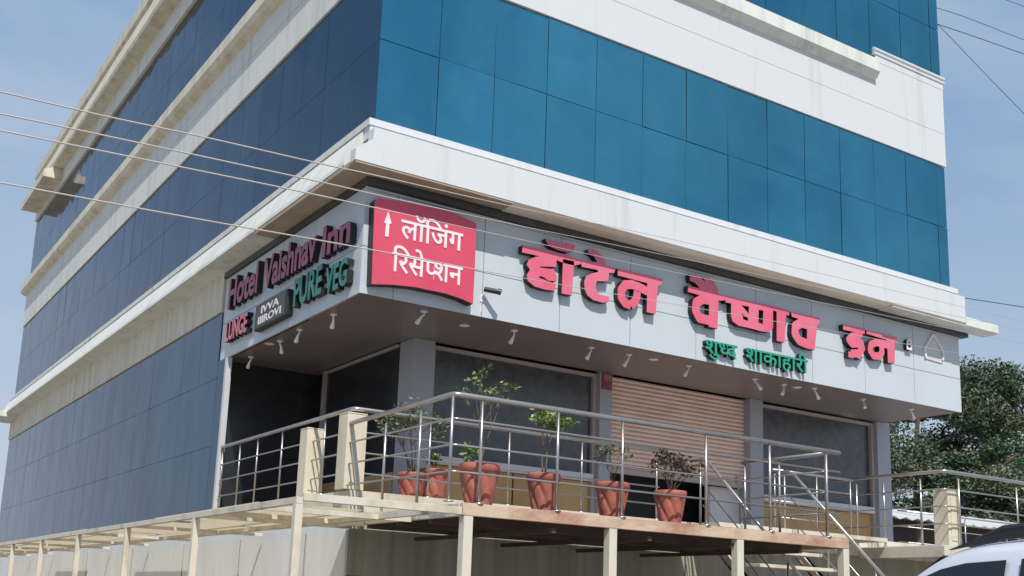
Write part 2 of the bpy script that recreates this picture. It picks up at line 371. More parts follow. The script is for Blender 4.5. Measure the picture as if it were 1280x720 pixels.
# ------------------------------------------------------------------ signs
DATA = json.loads('''{"hotel":[{"n":"ha","p":[[[2.368,6.457],[2.862,6.484],[2.931,6.479],[3.375,6.456],[3.376,6.393],[3.248,6.344],[3.05,6.347],[2.946,6.365],[2.741,6.361],[2.361,6.356]],[[2.752,6.383],[2.945,6.394],[2.945,6.263],[2.667,6.215],[2.668,6.2],[2.898,6.219],[2.954,6.143],[2.956,6.056],[2.809,6.037],[2.74,6.072],[2.661,6.076],[2.662,6.049],[2.741,6.043],[2.805,6.027],[2.946,6.019],[2.922,5.914],[2.769,5.901],[2.589,5.912],[2.471,5.972],[2.451,6.044],[2.503,6.136],[2.445,6.195],[2.475,6.272],[2.595,6.341]]],"s":[],"h":[]},{"n":"aa","p":[[[3.056,6.403],[3.251,6.407],[3.226,5.904],[3.046,5.899]],[[2.743,6.634],[2.77,6.651],[2.857,6.629],[2.961,6.632],[3.088,6.645],[3.256,6.653],[3.244,6.564],[3.138,6.518],[2.953,6.513],[2.837,6.537],[2.772,6.578]]],"s":[],"h":[]},{"n":"te","p":[[[3.38,6.438],[3.637,6.476],[3.855,6.47],[3.998,6.455],[3.968,6.376],[3.882,6.365],[3.676,6.364],[3.382,6.355]],[[3.494,6.636],[3.584,6.659],[3.669,6.643],[3.743,6.598],[3.793,6.538],[3.843,6.458],[3.662,6.431],[3.649,6.488],[3.611,6.541],[3.55,6.578],[3.49,6.585]],[[3.675,6.384],[3.882,6.375],[3.861,6.231],[3.656,6.195],[3.641,6.129],[3.66,6.034],[3.721,6.005],[3.89,6.007],[3.88,5.926],[3.771,5.896],[3.603,5.905],[3.495,5.954],[3.445,6.033],[3.435,6.149],[3.464,6.233],[3.569,6.293],[3.676,6.334]]],"s":[],"h":[]},{"n":"la","p":[[[4.04,6.463],[4.891,6.472],[4.879,6.386],[4.794,6.339],[4.608,6.345],[4.035,6.355]],[[4.595,6.393],[4.801,6.392],[4.762,5.903],[4.588,5.903]]],"s":[[[[4.597,6.22],[4.456,6.254],[4.305,6.27],[4.181,6.242],[4.108,6.148],[4.11,6.038],[4.186,5.962],[4.285,5.95]],0.134],[[[4.285,5.95],[4.359,6.013],[4.396,6.091],[4.407,6.184]],0.132]],"h":[]}],"vaishnav":[{"n":"vai","p":[[[5.401,6.465],[5.64,6.458],[6.027,6.446],[6.191,6.444],[6.182,6.374],[6.055,6.344],[5.832,6.346],[5.39,6.363]],[[5.43,6.65],[5.585,6.66],[5.736,6.593],[5.846,6.487],[5.916,6.414],[5.64,6.426],[5.599,6.493],[5.53,6.533],[5.436,6.546]],[[5.708,6.652],[5.833,6.666],[5.944,6.612],[6.014,6.518],[6.022,6.424],[5.866,6.422],[5.819,6.503],[5.755,6.576]],[[5.832,6.388],[6.027,6.382],[6.003,5.889],[5.818,5.889]]],"s":[[[[5.888,6.313],[5.695,6.306],[5.564,6.223],[5.553,6.095],[5.627,5.993],[5.86,5.991]],0.149]],"h":[]},{"n":"shna","p":[[[6.197,6.45],[6.832,6.454],[7.189,6.47],[7.584,6.456],[7.576,6.37],[7.187,6.397],[7.008,6.387],[6.168,6.337]],[[6.296,6.399],[6.395,6.385],[6.831,6.383],[7.212,6.412],[7.206,6.103],[7.121,6.018],[6.943,6.004],[6.709,6.014],[6.45,6.013],[6.322,6.06],[6.285,6.139]],[[7.293,6.404],[7.506,6.398],[7.465,5.904],[7.284,5.907]]],"s":[],"h":[[[6.51,6.356],[6.678,6.36],[6.668,6.245]],[[6.523,6.22],[6.653,6.171],[6.652,6.121],[6.551,6.132]],[[6.889,6.35],[6.993,6.351],[6.98,6.126],[6.88,6.135]]]},{"n":"va","p":[[[7.614,6.444],[8.306,6.459],[8.287,6.353],[8.222,6.324],[7.985,6.342],[7.643,6.366]],[[8.002,6.372],[8.24,6.379],[8.162,5.893],[7.973,5.896]]],"s":[[[[8.047,6.29],[7.859,6.298],[7.717,6.222],[7.705,6.087],[7.805,5.992],[8.038,5.962]],0.155]],"h":[]}],"inn":[{"n":"i","p":[[[8.866,6.448],[9.415,6.464],[9.411,6.37],[9.224,6.362],[8.873,6.356]]],"s":[[[[9.309,6.388],[9.255,6.309],[9.086,6.269],[9.01,6.204],[9.081,6.146],[9.301,6.188],[9.342,6.113],[9.26,6.012],[9.057,5.971]],0.137],[[[9.048,5.998],[9.044,5.9]],0.128],[[[9.207,5.965],[9.291,5.943]],0.086]],"h":[]},{"n":"na","p":[[[9.465,6.449],[10.004,6.451],[10.271,6.459],[10.259,6.369],[9.999,6.36],[9.456,6.384]],[[9.99,6.377],[10.202,6.369],[10.174,5.972],[9.997,5.957]]],"s":[[[[10.065,6.264],[9.907,6.274],[9.698,6.269],[9.564,6.207],[9.542,6.098],[9.625,6.022],[9.784,6.038],[9.851,6.123],[9.842,6.235]],0.128]],"h":[]}],"shuddha":[{"n":"shu","p":[[[5.759,5.686],[6.433,5.676],[6.409,5.631],[5.771,5.64]],[[5.954,5.674],[6.037,5.677],[6.017,5.492],[5.959,5.491]]],"s":[[[[5.799,5.618],[5.868,5.647],[5.908,5.623],[5.833,5.583],[5.873,5.548],[5.959,5.507]],0.046],[[[5.793,5.476],[5.919,5.431],[6.022,5.43],[6.069,5.474]],0.037]],"h":[]},{"n":"ddha","p":[],"s":[[[[6.11,5.668],[6.127,5.605],[6.22,5.548],[6.321,5.627],[6.374,5.669]],0.051],[[[6.22,5.55],[6.373,5.521],[6.404,5.552],[6.315,5.586]],0.046],[[[6.192,5.664],[6.268,5.641]],0.045]],"h":[]}],"shaka":[{"n":"sha","p":[[[6.616,5.687],[7.774,5.697],[7.76,5.661],[6.616,5.644]],[[6.843,5.673],[6.901,5.677],[6.892,5.49],[6.84,5.489]],[[6.966,5.674],[7.025,5.674],[7.016,5.484],[6.966,5.483]]],"s":[[[[6.658,5.626],[6.714,5.648],[6.756,5.609],[6.688,5.562],[6.737,5.525],[6.804,5.497]],0.047]],"h":[]},{"n":"ka","p":[[[7.204,5.679],[7.263,5.679],[7.254,5.492],[7.201,5.49]],[[7.352,5.669],[7.41,5.669],[7.399,5.504],[7.346,5.503]]],"s":[[[[7.197,5.632],[7.109,5.632],[7.065,5.584],[7.114,5.528],[7.196,5.558]],0.048],[[[7.247,5.621],[7.304,5.648],[7.335,5.607],[7.29,5.554]],0.04]],"h":[]},{"n":"ha","p":[[[7.67,5.677],[7.732,5.672],[7.72,5.475],[7.665,5.475]]],"s":[[[[7.554,5.668],[7.489,5.63],[7.565,5.596],[7.493,5.548],[7.537,5.495],[7.629,5.455]],0.049]],"h":[]},{"n":"ri","p":[[[7.962,5.703],[8.02,5.704],[8.013,5.495],[7.959,5.494]]],"s":[[[[7.786,5.652],[7.851,5.637],[7.811,5.584],[7.92,5.509]],0.049],[[[7.767,5.687],[7.88,5.758],[7.965,5.741],[8.01,5.686]],0.045]],"h":[]}],"red1":[{"n":"line1","p":[],"s":[[[[0.464,6.352],[1.373,6.364]],0.037],[[[0.639,6.298],[0.584,6.323],[0.524,6.284],[0.504,6.214],[0.536,6.16],[0.564,6.161]],0.034],[[[0.637,6.358],[0.644,6.146]],0.034],[[[0.635,6.206],[0.582,6.277]],0.024],[[[0.739,6.358],[0.751,6.149]],0.034],[[[0.697,6.468],[0.72,6.44],[0.751,6.437],[0.798,6.487]],0.027],[[[0.845,6.153],[0.843,6.268],[0.845,6.368],[0.876,6.458],[0.94,6.486],[0.992,6.451],[1.014,6.369]],0.034],[[[0.919,6.276],[0.937,6.219],[0.997,6.193],[1.041,6.253],[1.012,6.313]],0.029],[[[1.012,6.308],[1.086,6.304]],0.026],[[[1.083,6.367],[1.084,6.167]],0.035],[[[1.069,6.472],[1.114,6.473]],0.024],[[[1.236,6.337],[1.179,6.288],[1.179,6.227],[1.228,6.214],[1.258,6.266],[1.236,6.337]],0.028],[[[1.321,6.356],[1.321,6.145]],0.039]],"h":[]}],"red2":[{"n":"line2","p":[],"s":[[[[0.363,5.896],[1.409,5.907]],0.037],[[[0.422,5.9],[0.432,5.684]],0.033],[[[0.408,5.894],[0.423,5.994],[0.487,6.034],[0.555,6.012],[0.593,5.911]],0.033],[[[0.51,5.889],[0.564,5.872],[0.56,5.823],[0.511,5.786],[0.588,5.699]],0.032],[[[0.633,5.887],[0.684,5.876],[0.676,5.825],[0.628,5.796],[0.711,5.712]],0.03],[[[0.659,5.809],[0.78,5.814]],0.025],[[[0.78,5.928],[0.793,5.709]],0.034],[[[0.687,6.033],[0.739,6.023],[0.777,5.982],[0.786,5.918]],0.027],[[[0.871,5.911],[0.88,5.822],[0.929,5.788],[0.978,5.817]],0.031],[[[0.968,5.922],[0.973,5.767]],0.024],[[[0.987,5.882],[1.033,5.924],[1.068,5.885],[1.009,5.81],[1.082,5.703]],0.029],[[[1.131,5.922],[1.14,5.705]],0.034],[[[1.348,5.838],[1.273,5.843],[1.219,5.808],[1.223,5.75],[1.275,5.736],[1.302,5.791]],0.031],[[[1.348,5.905],[1.35,5.682]],0.035]],"h":[]}],"arrow":[{"n":"arrow","p":[[[0.271,6.447],[0.329,6.293],[0.298,6.293],[0.293,6.112],[0.245,6.113],[0.251,6.287],[0.223,6.28]]],"s":[],"h":[]}],"board":[{"n":"board","p":[[[0.119,6.591],[0.331,6.612],[0.692,6.641],[0.989,6.66],[1.141,6.661],[1.347,6.631],[1.583,6.587],[1.589,6.024],[1.585,5.469],[1.404,5.508],[1.176,5.534],[1.002,5.535],[0.709,5.535],[0.4,5.506],[0.105,5.458],[0.087,6.003],[0.076,6.53],[0.092,6.574]]],"s":[],"h":[]}],"emblem":[{"n":"arch","p":[],"s":[[[[11.142,6.238],[11.109,6.367],[11.135,6.421],[11.343,6.674],[11.406,6.681],[11.602,6.457],[11.64,6.364],[11.617,6.261]],0.041],[[[11.302,6.527],[11.435,6.543]],0.022]],"h":[]}],"glyph":[{"n":"glyph","p":[],"s":[[[[10.58,6.454],[10.69,6.463],[10.683,6.404],[10.581,6.4],[10.583,6.448]],0.04],[[[10.58,6.394],[10.575,6.308],[10.681,6.307],[10.681,6.373]],0.043]],"h":[]}]}''')
def poly_shape(name, items, y0, y1, front, side, parent, origin=None):
    vs, fs, hole = [], [], []
    def addpoly(p):
        a = sum(p[i][0]*p[(i+1)%len(p)][1]-p[(i+1)%len(p)][0]*p[i][1] for i in range(len(p)))
        if a < 0: p = p[::-1]
        i = len(vs); vs.extend(Vector(q) for q in p); fs.append(list(range(i,i+len(p))))
    for it in items:
        for p in it['p']: addpoly(p)
        for s, wd in it['s']:
            h = wd/2
            for k in range(len(s)-1):
                a, c = Vector(s[k]), Vector(s[k+1]); d = c-a
                if d.length < 1e-5: continue
                n = Vector((-d.y,d.x)).normalized()*h
                addpoly([tuple(a+n),tuple(a-n),tuple(c-n),tuple(c+n)])
            for k in range(1,len(s)-1):
                addpoly([(s[k][0]+h*math.cos(t*math.pi/6+.1), s[k][1]+h*math.sin(t*math.pi/6+.1)) for t in range(12)])

    for it in items:
        for p in it['h']: addpoly(p); hole.append([tuple(q) for q in p])
    V, E, F, ov, oe, of = delaunay_2d_cdt(vs, [], fs, 0, 1e-4)
    solid = [[tuple(vs[i]) for i in f] for f in fs[:len(fs)-len(hole)]]
    def inside(c, p):
        r = False; j = len(p)-1
        for i in range(len(p)):
            if (p[i][1] > c[1]) != (p[j][1] > c[1]) and c[0] < (p[j][0]-p[i][0])*(c[1]-p[i][1])/(p[j][1]-p[i][1])+p[i][0]: r = not r
            j = i
        return r
    out = MB(); cnt = {}
    for f in F:
        c = sum((V[i] for i in f), Vector((0,0)))/len(f)
        if any(inside(c, h) for h in hole) or not any(inside(c, q) for q in solid): continue
        i = len(out.v)
        out.v += [(V[k].x,y0,V[k].y) for k in f]; out.f.append(tuple(range(i,i+len(f)))); out.m.append(0)
        for k in range(len(f)):
            a, c2 = f[k], f[(k+1)%len(f)]; key = (min(a,c2),max(a,c2)); cnt.setdefault(key, []).append((a,c2))
    for key, l in cnt.items():
        if len(l) == 1:
            a, c2 = V[l[0][0]], V[l[0][1]]
            out.quad((a.x,y0+.0,a.y),(c2.x,y0,c2.y),(c2.x,y1,c2.y),(a.x,y1,a.y),1)
    return out.build(name, [front, side], parent, origin)
def word(key, name, label, y0, y1, front, side, loc):
    t = empty(name, loc, label, 'sign lettering')
    for it in DATA[key]: poly_shape('letter', [it], y0, y1, front, side, t)
    return t
word('hotel','sign_lettering','big pink raised letters reading हॉटेल, the word right of the red sign',.07,.171,PINK,BLACK,(3,.17,6))
word('vaishnav','sign_lettering','big pink raised letters reading वैष्णव, the long word above the green lettering',.07,.171,PINK,BLACK,(7,.17,6))
word('inn','sign_lettering','big pink raised letters reading इन at the right of the front canopy',.07,.171,PINK,BLACK,(10,.17,6))
word('glyph','sign_emblem','small dark and white square emblem right of the letters इन',.10,.171,LETW,BLACK,(10.7,.17,6.3))
EM = word('emblem','sign_emblem','white pointed arch emblem near the right end of the front canopy',.13,.171,LETW,LETW,(11.3,.17,6.3))
b = MB(); zc = [(11.13,6.22),(11.13,6.42),(11.33,6.66),(11.42,6.66),(11.60,6.38),(11.62,6.20)]
i_ = len(b.v); b.v += [(x,.155,z) for x, z in zc]; b.f.append(tuple(range(len(zc)))); b.m.append(0); b.build('plate', mat('silver_plate', (.60,.60,.62), .4), EM)
RB = empty('reception_sign', (.8,.17,5.6), 'red lightbox sign with white arrow reading लॉजिंग रिसेप्शन at the canopy corner', 'sign')
poly_shape('board', DATA['board'], .02, .169, RED, BLACK, RB)
poly_shape('arrow', DATA['arrow'], .012, .0205, LETW, LETW, RB)

def font_mesh(txt, bold, clip=None):
    c = bpy.data.curves.new('lettering', 'FONT'); c.body = txt; c.size = 1; c.resolution_u = 3; c.offset = bold
    tmp = bpy.data.objects.new('tmp_text', c); col.objects.link(tmp)
    dg = bpy.context.evaluated_depsgraph_get(); me = bpy.data.meshes.new_from_object(tmp.evaluated_get(dg))
    bpy.data.objects.remove(tmp)
    bm = bmesh.new(); bm.from_mesh(me); bpy.data.meshes.remove(me); bpy.data.curves.remove(c)
    bmesh.ops.remove_doubles(bm, verts=bm.verts, dist=1e-5)
    if clip: bmesh.ops.bisect_plane(bm, geom=bm.verts[:]+bm.edges[:]+bm.faces[:], plane_co=(clip,0,0), plane_no=(1,0,0), clear_outer=True)
    return bm
def front_text(name, segs, x0, x1, zt, zb, y0, y1, front, side, parent, bold=0.):
    # segs: (text, offset in em, clip); em box: base line 0, head line top .622
    W = segs[-1][1]; isl = 0
    P = lambda v, ox: (x0+(v.co.x+ox)/W*(x1-x0), zb+v.co.y/.622*(zt-zb))
    for txt, ox, clip in segs[:-1]:
        bm = font_mesh(txt, bold, clip); seen = {}; out = MB()
        for v0 in bm.verts:
            if v0 in seen: continue
            st = [v0]; seen[v0] = isl
            while st:
                v = st.pop()
                for ed in v.link_edges:
                    q = ed.other_vert(v)
                    if q not in seen: seen[q] = isl; st.append(q)
            isl += 1
        for f in bm.faces:
            yy = y0+.0006*(seen[f.verts[0]] % 9); i = len(out.v)
            for v in f.verts: a, b2 = P(v, ox); out.v.append((a, yy, b2))
            out.f.append(tuple(range(i, i+len(f.verts)))); out.m.append(0)
        for ed in bm.edges:
            if len(ed.link_faces) == 1:
                yy = y0+.0006*(seen[ed.verts[0]] % 9); p, q = P(ed.verts[0], ox), P(ed.verts[1], ox)
                out.quad((p[0],yy,p[1]),(q[0],yy,q[1]),(q[0],y1,q[1]),(p[0],y1,p[1]),1)
        bm.free(); out.build(name, [front, side], parent)
def text_on_left(txt, y0, y1, z0, z1, front, side, depth, parent, name='lettering', bold=.012, shear=0., xf=None):
    # text reads from y0 (far) to y1 (near) on the plane x = .014
    c = bpy.data.curves.new('lettering', 'FONT'); c.body = txt; c.size = 1; c.resolution_u = 3; c.offset = bold; c.shear = shear
    tmp = bpy.data.objects.new('tmp_text', c); col.objects.link(tmp)
    dg = bpy.context.evaluated_depsgraph_get(); me = bpy.data.meshes.new_from_object(tmp.evaluated_get(dg))
    bpy.data.objects.remove(tmp); 
    bm = bmesh.new(); bm.from_mesh(me); bpy.data.meshes.remove(me); bpy.data.curves.remove(c)
    bmesh.ops.remove_doubles(bm, verts=bm.verts, dist=1e-5)
    xs = [v.co.x for v in bm.verts]; ys = [v.co.y for v in bm.verts]
    a0, a1, b0, b1 = min(xs), max(xs), min(ys), max(ys)
    xf = .014-depth if xf is None else xf
    out = MB()
    P = lambda v: (y0+(v.co.x-a0)/(a1-a0)*(y1-y0), z0+(v.co.y-b0)/(b1-b0)*(z1-z0))
    for f in bm.faces:
        i = len(out.v); out.v += [(xf,)+P(v) for v in f.verts]; out.f.append(tuple(range(i,i+len(f.verts)))); out.m.append(0)
    for ed in bm.edges:
        if len(ed.link_faces) == 1:
            p, q = P(ed.verts[0]), P(ed.verts[1])
            out.quad((xf,)+p,(xf,)+q,(xf+depth+.001,)+q,(xf+depth+.001,)+p,1)
    bm.free()
    return out.build(name, [front, side], parent)
front_text('lettering', [('लॉिजंग',0,None),(None,2.516,None)], .469, 1.379, 6.383, 6.15, .010, .0205, LETW, LETW, RB, .012)
front_text('lettering', [('िरसे',0,None),('प',1.359,.40),('शन',1.72,None),(None,3.02,None)], .368, 1.416, 5.926, 5.687, .010, .0205, LETW, LETW, RB, .012)
t = empty('sign_lettering', (6.2,.17,5.6), 'first, shorter word of small green raised letters, reading शुध्द', 'sign lettering')
front_text('lettering', [('शु',0,None),(None,1.62,None)], 5.759, 6.433, 5.685, 5.488, .09, .171, GREEN, BLACK, t, .013)
front_text('lettering', [('ध',.68,.47),('द',1.10,None),(None,1.62,None)], 5.759, 6.433, 5.685, 5.488, .0906, .171, GREEN, BLACK, t, .013)
t = empty('sign_lettering', (7.4,.17,5.6), 'second, longer word of small green raised letters, reading शाकाहारी', 'sign lettering')
front_text('lettering', [('शाकाहारी',0,None),(None,3.432,None)], 6.62, 8.02, 5.695, 5.488, .09, .171, GREEN, BLACK, t, .013)
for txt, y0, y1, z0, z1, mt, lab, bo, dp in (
    ('Hotel', 5.0, 3.68, 6.13, 6.64, PINK_SHADE, 'pink raised letters with painted-in shade reading Hotel on the shaded left canopy face', .03, .095),
    ('Vaishnav', 3.42, 1.45, 6.10, 6.60, PINK_SHADE, 'pink raised letters with painted-in shade reading Vaishnav on the shaded left canopy face', .03, .095),
    ('Inn', 1.25, .36, 6.06, 6.50, PINK_SHADE, 'pink raised letters with painted-in shade reading Inn near the canopy corner', .03, .095),
    ('PURE', 2.14, 1.18, 5.56, 5.98, GREEN_SHADE, 'green raised letters with painted-in shade reading PURE on the left canopy face', .03, .095),
    ('VEG', 1.05, .38, 5.50, 5.88, GREEN_SHADE, 'green raised letters with painted-in shade reading VEG on the left canopy face', .03, .095),
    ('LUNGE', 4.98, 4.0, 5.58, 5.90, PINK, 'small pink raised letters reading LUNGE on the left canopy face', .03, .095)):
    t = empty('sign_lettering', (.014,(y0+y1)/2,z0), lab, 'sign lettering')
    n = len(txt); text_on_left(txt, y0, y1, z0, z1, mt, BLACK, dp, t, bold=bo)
t = empty('sign_plate', (.014,3,5.5), 'small black lightbox with two rows of white lettering on the left canopy face', 'sign')
b = MB(); b.box(-.09,.0135,2.36,3.63,5.50,5.90); b.build('board', BLACK, t, bevel=.02)
b = MB(); b.box(-.094,-.0905,2.42,3.57,5.53,5.87); b.build('face', STRIP, t)
text_on_left('IVVA', 3.36, 2.66, 5.725, 5.84, LETW, LETW, .004, t, xf=-.0985, bold=.02)
text_on_left('IIIROVI', 3.46, 2.56, 5.57, 5.69, LETW, LETW, .004, t, xf=-.0985, bold=.02)
t = empty('notice_plate', (5.18,1.82,5.1), 'small maroon notice plate at the top of the pillar beside the shutter', 'sign')
part('board', mat('maroon_plate', (.30,.07,.11), .5, var=.3, scale=12), t, (5.14,5.33,1.795,1.819,5.08,5.35))
b = MB(); b.box(5.17,5.30,1.789,1.7945,5.22,5.32); b.build('face', mat('faded_pink', (.45,.22,.26), .6, c2=(.3,.1,.14), scale=30), t)

# cctv camera on the canopy
t = empty('security_camera', (1.85,.17,5.62), 'small black security camera on a bracket right of the red reception sign', 'camera')
b = MB(); b.tube([(1.80,.17,5.62),(1.80,.10,5.66),(1.84,.05,5.72)], .010); b.tube([(1.80,.168,5.60),(1.80,.168,5.42)], .008); b.box(1.775,1.825,.155,.1695,5.57,5.67); b.build('bracket', LAMPW, t)
b = MB(); b.tube([(1.80,.10,5.73),(1.95,-.03,5.69)], .035, 10); b.tube([(1.93,-.02,5.70),(1.97,-.05,5.685)], .042, 10); b.build('housing', CARB, t)

# ------------------------------------------------------------------ canopy spotlights
def spot(loc, label, tilt, rz):
    t = empty('spotlight', loc, label, 'lamp', 'white spotlights under the canopy'); t.rotation_euler = (0,0,rz)
    o = Vector(loc); WL[t.name] = Vector((0,0,0))
    b = MB(); b.lathe([(0,0),(.05,0),(.05,-.012),(.015,-.02),(.012,-.025)], n=12)
    b.tube([(0,0,-.02),(0,0,-.055),(.03*tilt,0,-.08)], .012); b.build('mount', LAMPW, t, smooth=False)
    d = Vector((.55*tilt,.25,-.8)).normalized(); s = Vector((.03*tilt,0,-.08))
    b = MB(); b.tube([s-d*.03, s+d*.015, s+d*.04, s+d*.085, s+d*.105, s+d*.12], [.010,.018,.020,.031,.032,.020], 12); b.build('lamp_head', LAMPW, t, smooth=True)
SPL = [((.31,4.78),'white spotlight under the canopy beside the white corner post'),((.25,3.39),'white spotlight under the canopy below the black lightbox'),
 ((.20,2.52),'white spotlight under the left canopy just right of the one below the black lightbox'),((.22,1.40),'white spotlight under the canopy below the letters VEG'),
 ((1.09,.44),'white spotlight under the canopy below the red reception sign'),((2.57,.51),'white spotlight under the canopy between the red sign and the pink letters'),
 ((4.0,.62),'white spotlight below the letters हॉटेल, left of the maroon plate'),((4.70,.60),'white spotlight below the right end of the letters हॉटेल'),
 ((5.88,.58),'white spotlight above the salmon shutter, left of the green letters'),((7.34,.60),'white spotlight below the green letters शाकाहारी, above the shutter edge'),
 ((8.0,.60),'white spotlight below the right end of the green lettering'),((8.59,.46),'white spotlight over the left part of the right window'),
 ((9.93,.56),'white spotlight below the letters इन, over the right window'),((11.26,.58),'white spotlight at the far right end of the canopy')]
for i, ((x, y), lab) in enumerate(SPL): spot((x,y,5.371), lab, (-1,1,-.6,.8)[i%4], (i*1.7)%3-1.2)

# ------------------------------------------------------------------ steel frame and deck
DY, DZ = -3.0, 2.545
t = empty('front_deck', (2.5,-1.5,GZ), 'raised steel deck with rusty edge beam in front of the shutter', 'deck')
part('floor', UNDER, t, (-.22,5.18,DY+.06,-.056,2.49,2.535))
part('edge_beam', RUST, t, (-.23,5.20,DY,DY+.055,2.425,2.545), bevel=.004)
part('edge_beam', RUST, t, (5.145,5.20,DY+.058,-.06,2.425,2.545), bevel=.004)
part('edge_beam', FRM, t, (-.235,-.18,DY+.058,-.06,2.42,2.543), bevel=.004)
for y in (-2.3,-1.6,-.9): part('joist', UNDER, t, (-.175,5.14,y,y+.06,2.38,2.488))
for x in (.85,2.1,3.3,4.4): part('joist', UNDER, t, (x,x+.05,DY+.058,-.06,2.33,2.376))
for x in (-.16,1.59,3.40,5.15): part('post', FRM, t, (x-.05,x+.05,DY+.002,DY+.10,GZ,2.422), bevel=.004)
t = empty('pergola_frame', (-1.88,5,GZ), 'cream steel frame on slim posts running along the left wall', 'frame')
part('edge_beam', FRM, t, (-1.91,-1.85,DY,24.,2.40,2.46), bevel=.003)
part('edge_beam', FRM, t, (-1.845,-.24,DY,DY+.06,2.43,2.50), bevel=.003)
part('edge_beam', FRM, t, (-1.84,-.24,DY+1.0,DY+1.05,2.40,2.45)); part('edge_beam', FRM, t, (-1.84,-.24,DY+2.1,DY+2.15,2.40,2.45))
part('edge_beam', FRM, t, (-.62,-.56,DY+.065,22,2.405,2.455))
SHEET = mat('cream_sheet', (.74,.68,.54), .6, c2=(.62,.54,.40), scale=1.5, stretch=(1,.3,1))
_t = SHEET.node_tree; _tr = _t.nodes.new('ShaderNodeBsdfTranslucent'); _tr.inputs[0].default_value = (.84,.78,.66,1); _mx = _t.nodes.new('ShaderNodeMixShader'); _mx.inputs[0].default_value = .72
_t.links.new(_t.nodes['Principled BSDF'].outputs[0], _mx.inputs[1]); _t.links.new(_tr.outputs[0], _mx.inputs[2]); _t.links.new(_mx.outputs[0], _t.nodes['Material Output'].inputs[0])
for k in range(7):
    for x0, x1, z in ((-1.84,-1.30,2.466),(-1.27,-.72,2.472),(-.69,-.16,2.463)):
        y0 = -1.9+3.6*k; b = MB(); dz = random.uniform(-.006,.012)
        b.box(x0,x1+random.uniform(-.06,.02),y0+random.uniform(0,.2),y0+3.55,z+dz,z+dz+.008); b.build('sheet', SHEET, t)
for k in range(10):
    y = -2.97+2.83*k
    part('post', FRM, t, (-1.915,-1.845,y-.03,y+.04,GZ,2.398), bevel=.003)
    if k: part('cross_bar', FRM, t, (-1.845,-.06,y-.02,y+.02,2.41,2.45))

def rail_run(t, pts, heights, r_top=.028, r_mid=.011):
    # pts: floor line; heights: list of rail heights, last is the hand rail
    for i, h in enumerate(heights):
        b = MB(); top = i == len(heights)-1
        P = [Vector(p)+Vector((0,0,h)) for p in pts]
        Q = [P[0]]
        for k in range(1,len(P)-1):
            a = (P[k-1]-P[k]).normalized()*.06; c = (P[k+1]-P[k]).normalized()*.06
            Q += [P[k]+a, P[k]+a*.25+c*.25, P[k]+c]
        Q.append(P[-1])
        b.tube(Q, r_top if top else r_mid, 10); b.build('hand_rail' if top else 'rail', STEEL, t, smooth=True)
def posts(t, locs, h, r=.016):
    for p in locs:
        b = MB(); b.tube([p, (p[0],p[1],p[2]+h)], r, 8); b.lathe([(.05,0),(.05,.01),(.02,.014)], p, 10); b.build('post', STEEL, t, smooth=True)
t = empty('railing', (2.3,-3,DZ), 'steel tube railing round the raised front deck with the flower pots', 'railing')
rail_run(t, [(-.06,.02,DZ+.10),(-.364,-2.97,DZ),(5.10,-2.97,DZ)], (.29,.545,.80,1.035))
posts(t, [(-.364,-2.95,DZ),(-.04,-2.97,DZ),(.875,-2.97,DZ),(1.715,-2.97,DZ),(2.905,-2.97,DZ),(3.90,-2.97,DZ),(4.86,-2.97,DZ),(-.30,-2.2,2.50),(-.19,-1.2,2.50)], 1.02)
t = empty('railing', (4.9,-2.2,DZ), 'short steel railing closing the right end of the front deck', 'railing')
rail_run(t, [(4.93,-2.90,DZ),(4.93,-1.5,DZ)], (.29,.545,.80,1.02), .024)
posts(t, [(4.93,-2.90,DZ),(4.93,-2.15,DZ),(4.93,-1.55,DZ)], 1.0)
VZ = 2.886
t = empty('railing', (0,2,VZ), 'steel tube railing along the left edge of the veranda turning the corner', 'railing')
rail_run(t, [(.02,4.95,VZ),(.02,.12,VZ),(4.9,.12,VZ)], (.22,.47,.72,1.0))
posts(t, [(.02,y,VZ) for y in (4.9,4.1,3.35,2.4,.95)]+[(x,.12,VZ) for x in (1.1,2.3,3.5,4.85)], .98, .014)
t = empty('railing', (9.15,-.6,VZ), 'steel tube railing round the right hand landing behind the parked car', 'railing')
rail_run(t, [(9.12,.55,2.80),(9.16,-1.53,2.80),(16.5,-1.53,2.80)], (.27,.54,.80,1.07))
posts(t, [(9.13,.1,2.74),(9.15,-.42,2.74),(9.16,-1.1,2.74),(9.5,-1.53,2.74),(11.0,-1.53,2.74),(12.6,-1.53,2.74),(14.2,-1.53,2.74)], 1.04)
t = empty('railing', (10.2,.2,VZ), 'slim steel inner railing at the veranda edge below the right window', 'railing')
rail_run(t, [(7.2,.12,VZ),(9.05,.12,VZ)], (.22,.47,.72,.95), .02); posts(t, [(7.25,.12,VZ),(8.2,.12,VZ),(9.0,.12,VZ)], .94, .013)
t = empty('railing', (13,1.6,VZ), 'slim steel railing at the back of the right hand landing', 'railing')
rail_run(t, [(12.5,1.9,2.80),(19,1.9,2.80)], (.3,.6,.9), .016, .009); posts(t, [(13.2,1.9,2.80),(14.6,1.9,2.80),(16,1.9,2.80)], .88, .014)
# concrete gate posts
def cpost(x, y, z, h, lab, s=.13):
    b = MB(); b.box(x-s,x+s,y-s,y+s,z,z+h-.02); b.box(x-s*1.02,x+s*1.02,y-s*1.02,y+s*1.02,z+h-.017,z+h)
    b.box(x-s*.55,x+s*.55,y-s-.012,y-s-.001,z+.08,z+h-.10)
    tag(b.build('gate_post', CONC, None, (x,y,z), bevel=.008), lab, 'post', 'cream gate posts on the veranda edge')
cpost(.02, .12, VZ, .93, 'cream square post at the veranda corner where both railings meet')
cpost(.06, 1.45, VZ, .90, 'shorter looking cream square post left of the veranda corner post', .12)
cpost(9.42, -1.35, 2.745, .86, 'cream square post on the right hand landing behind the car')
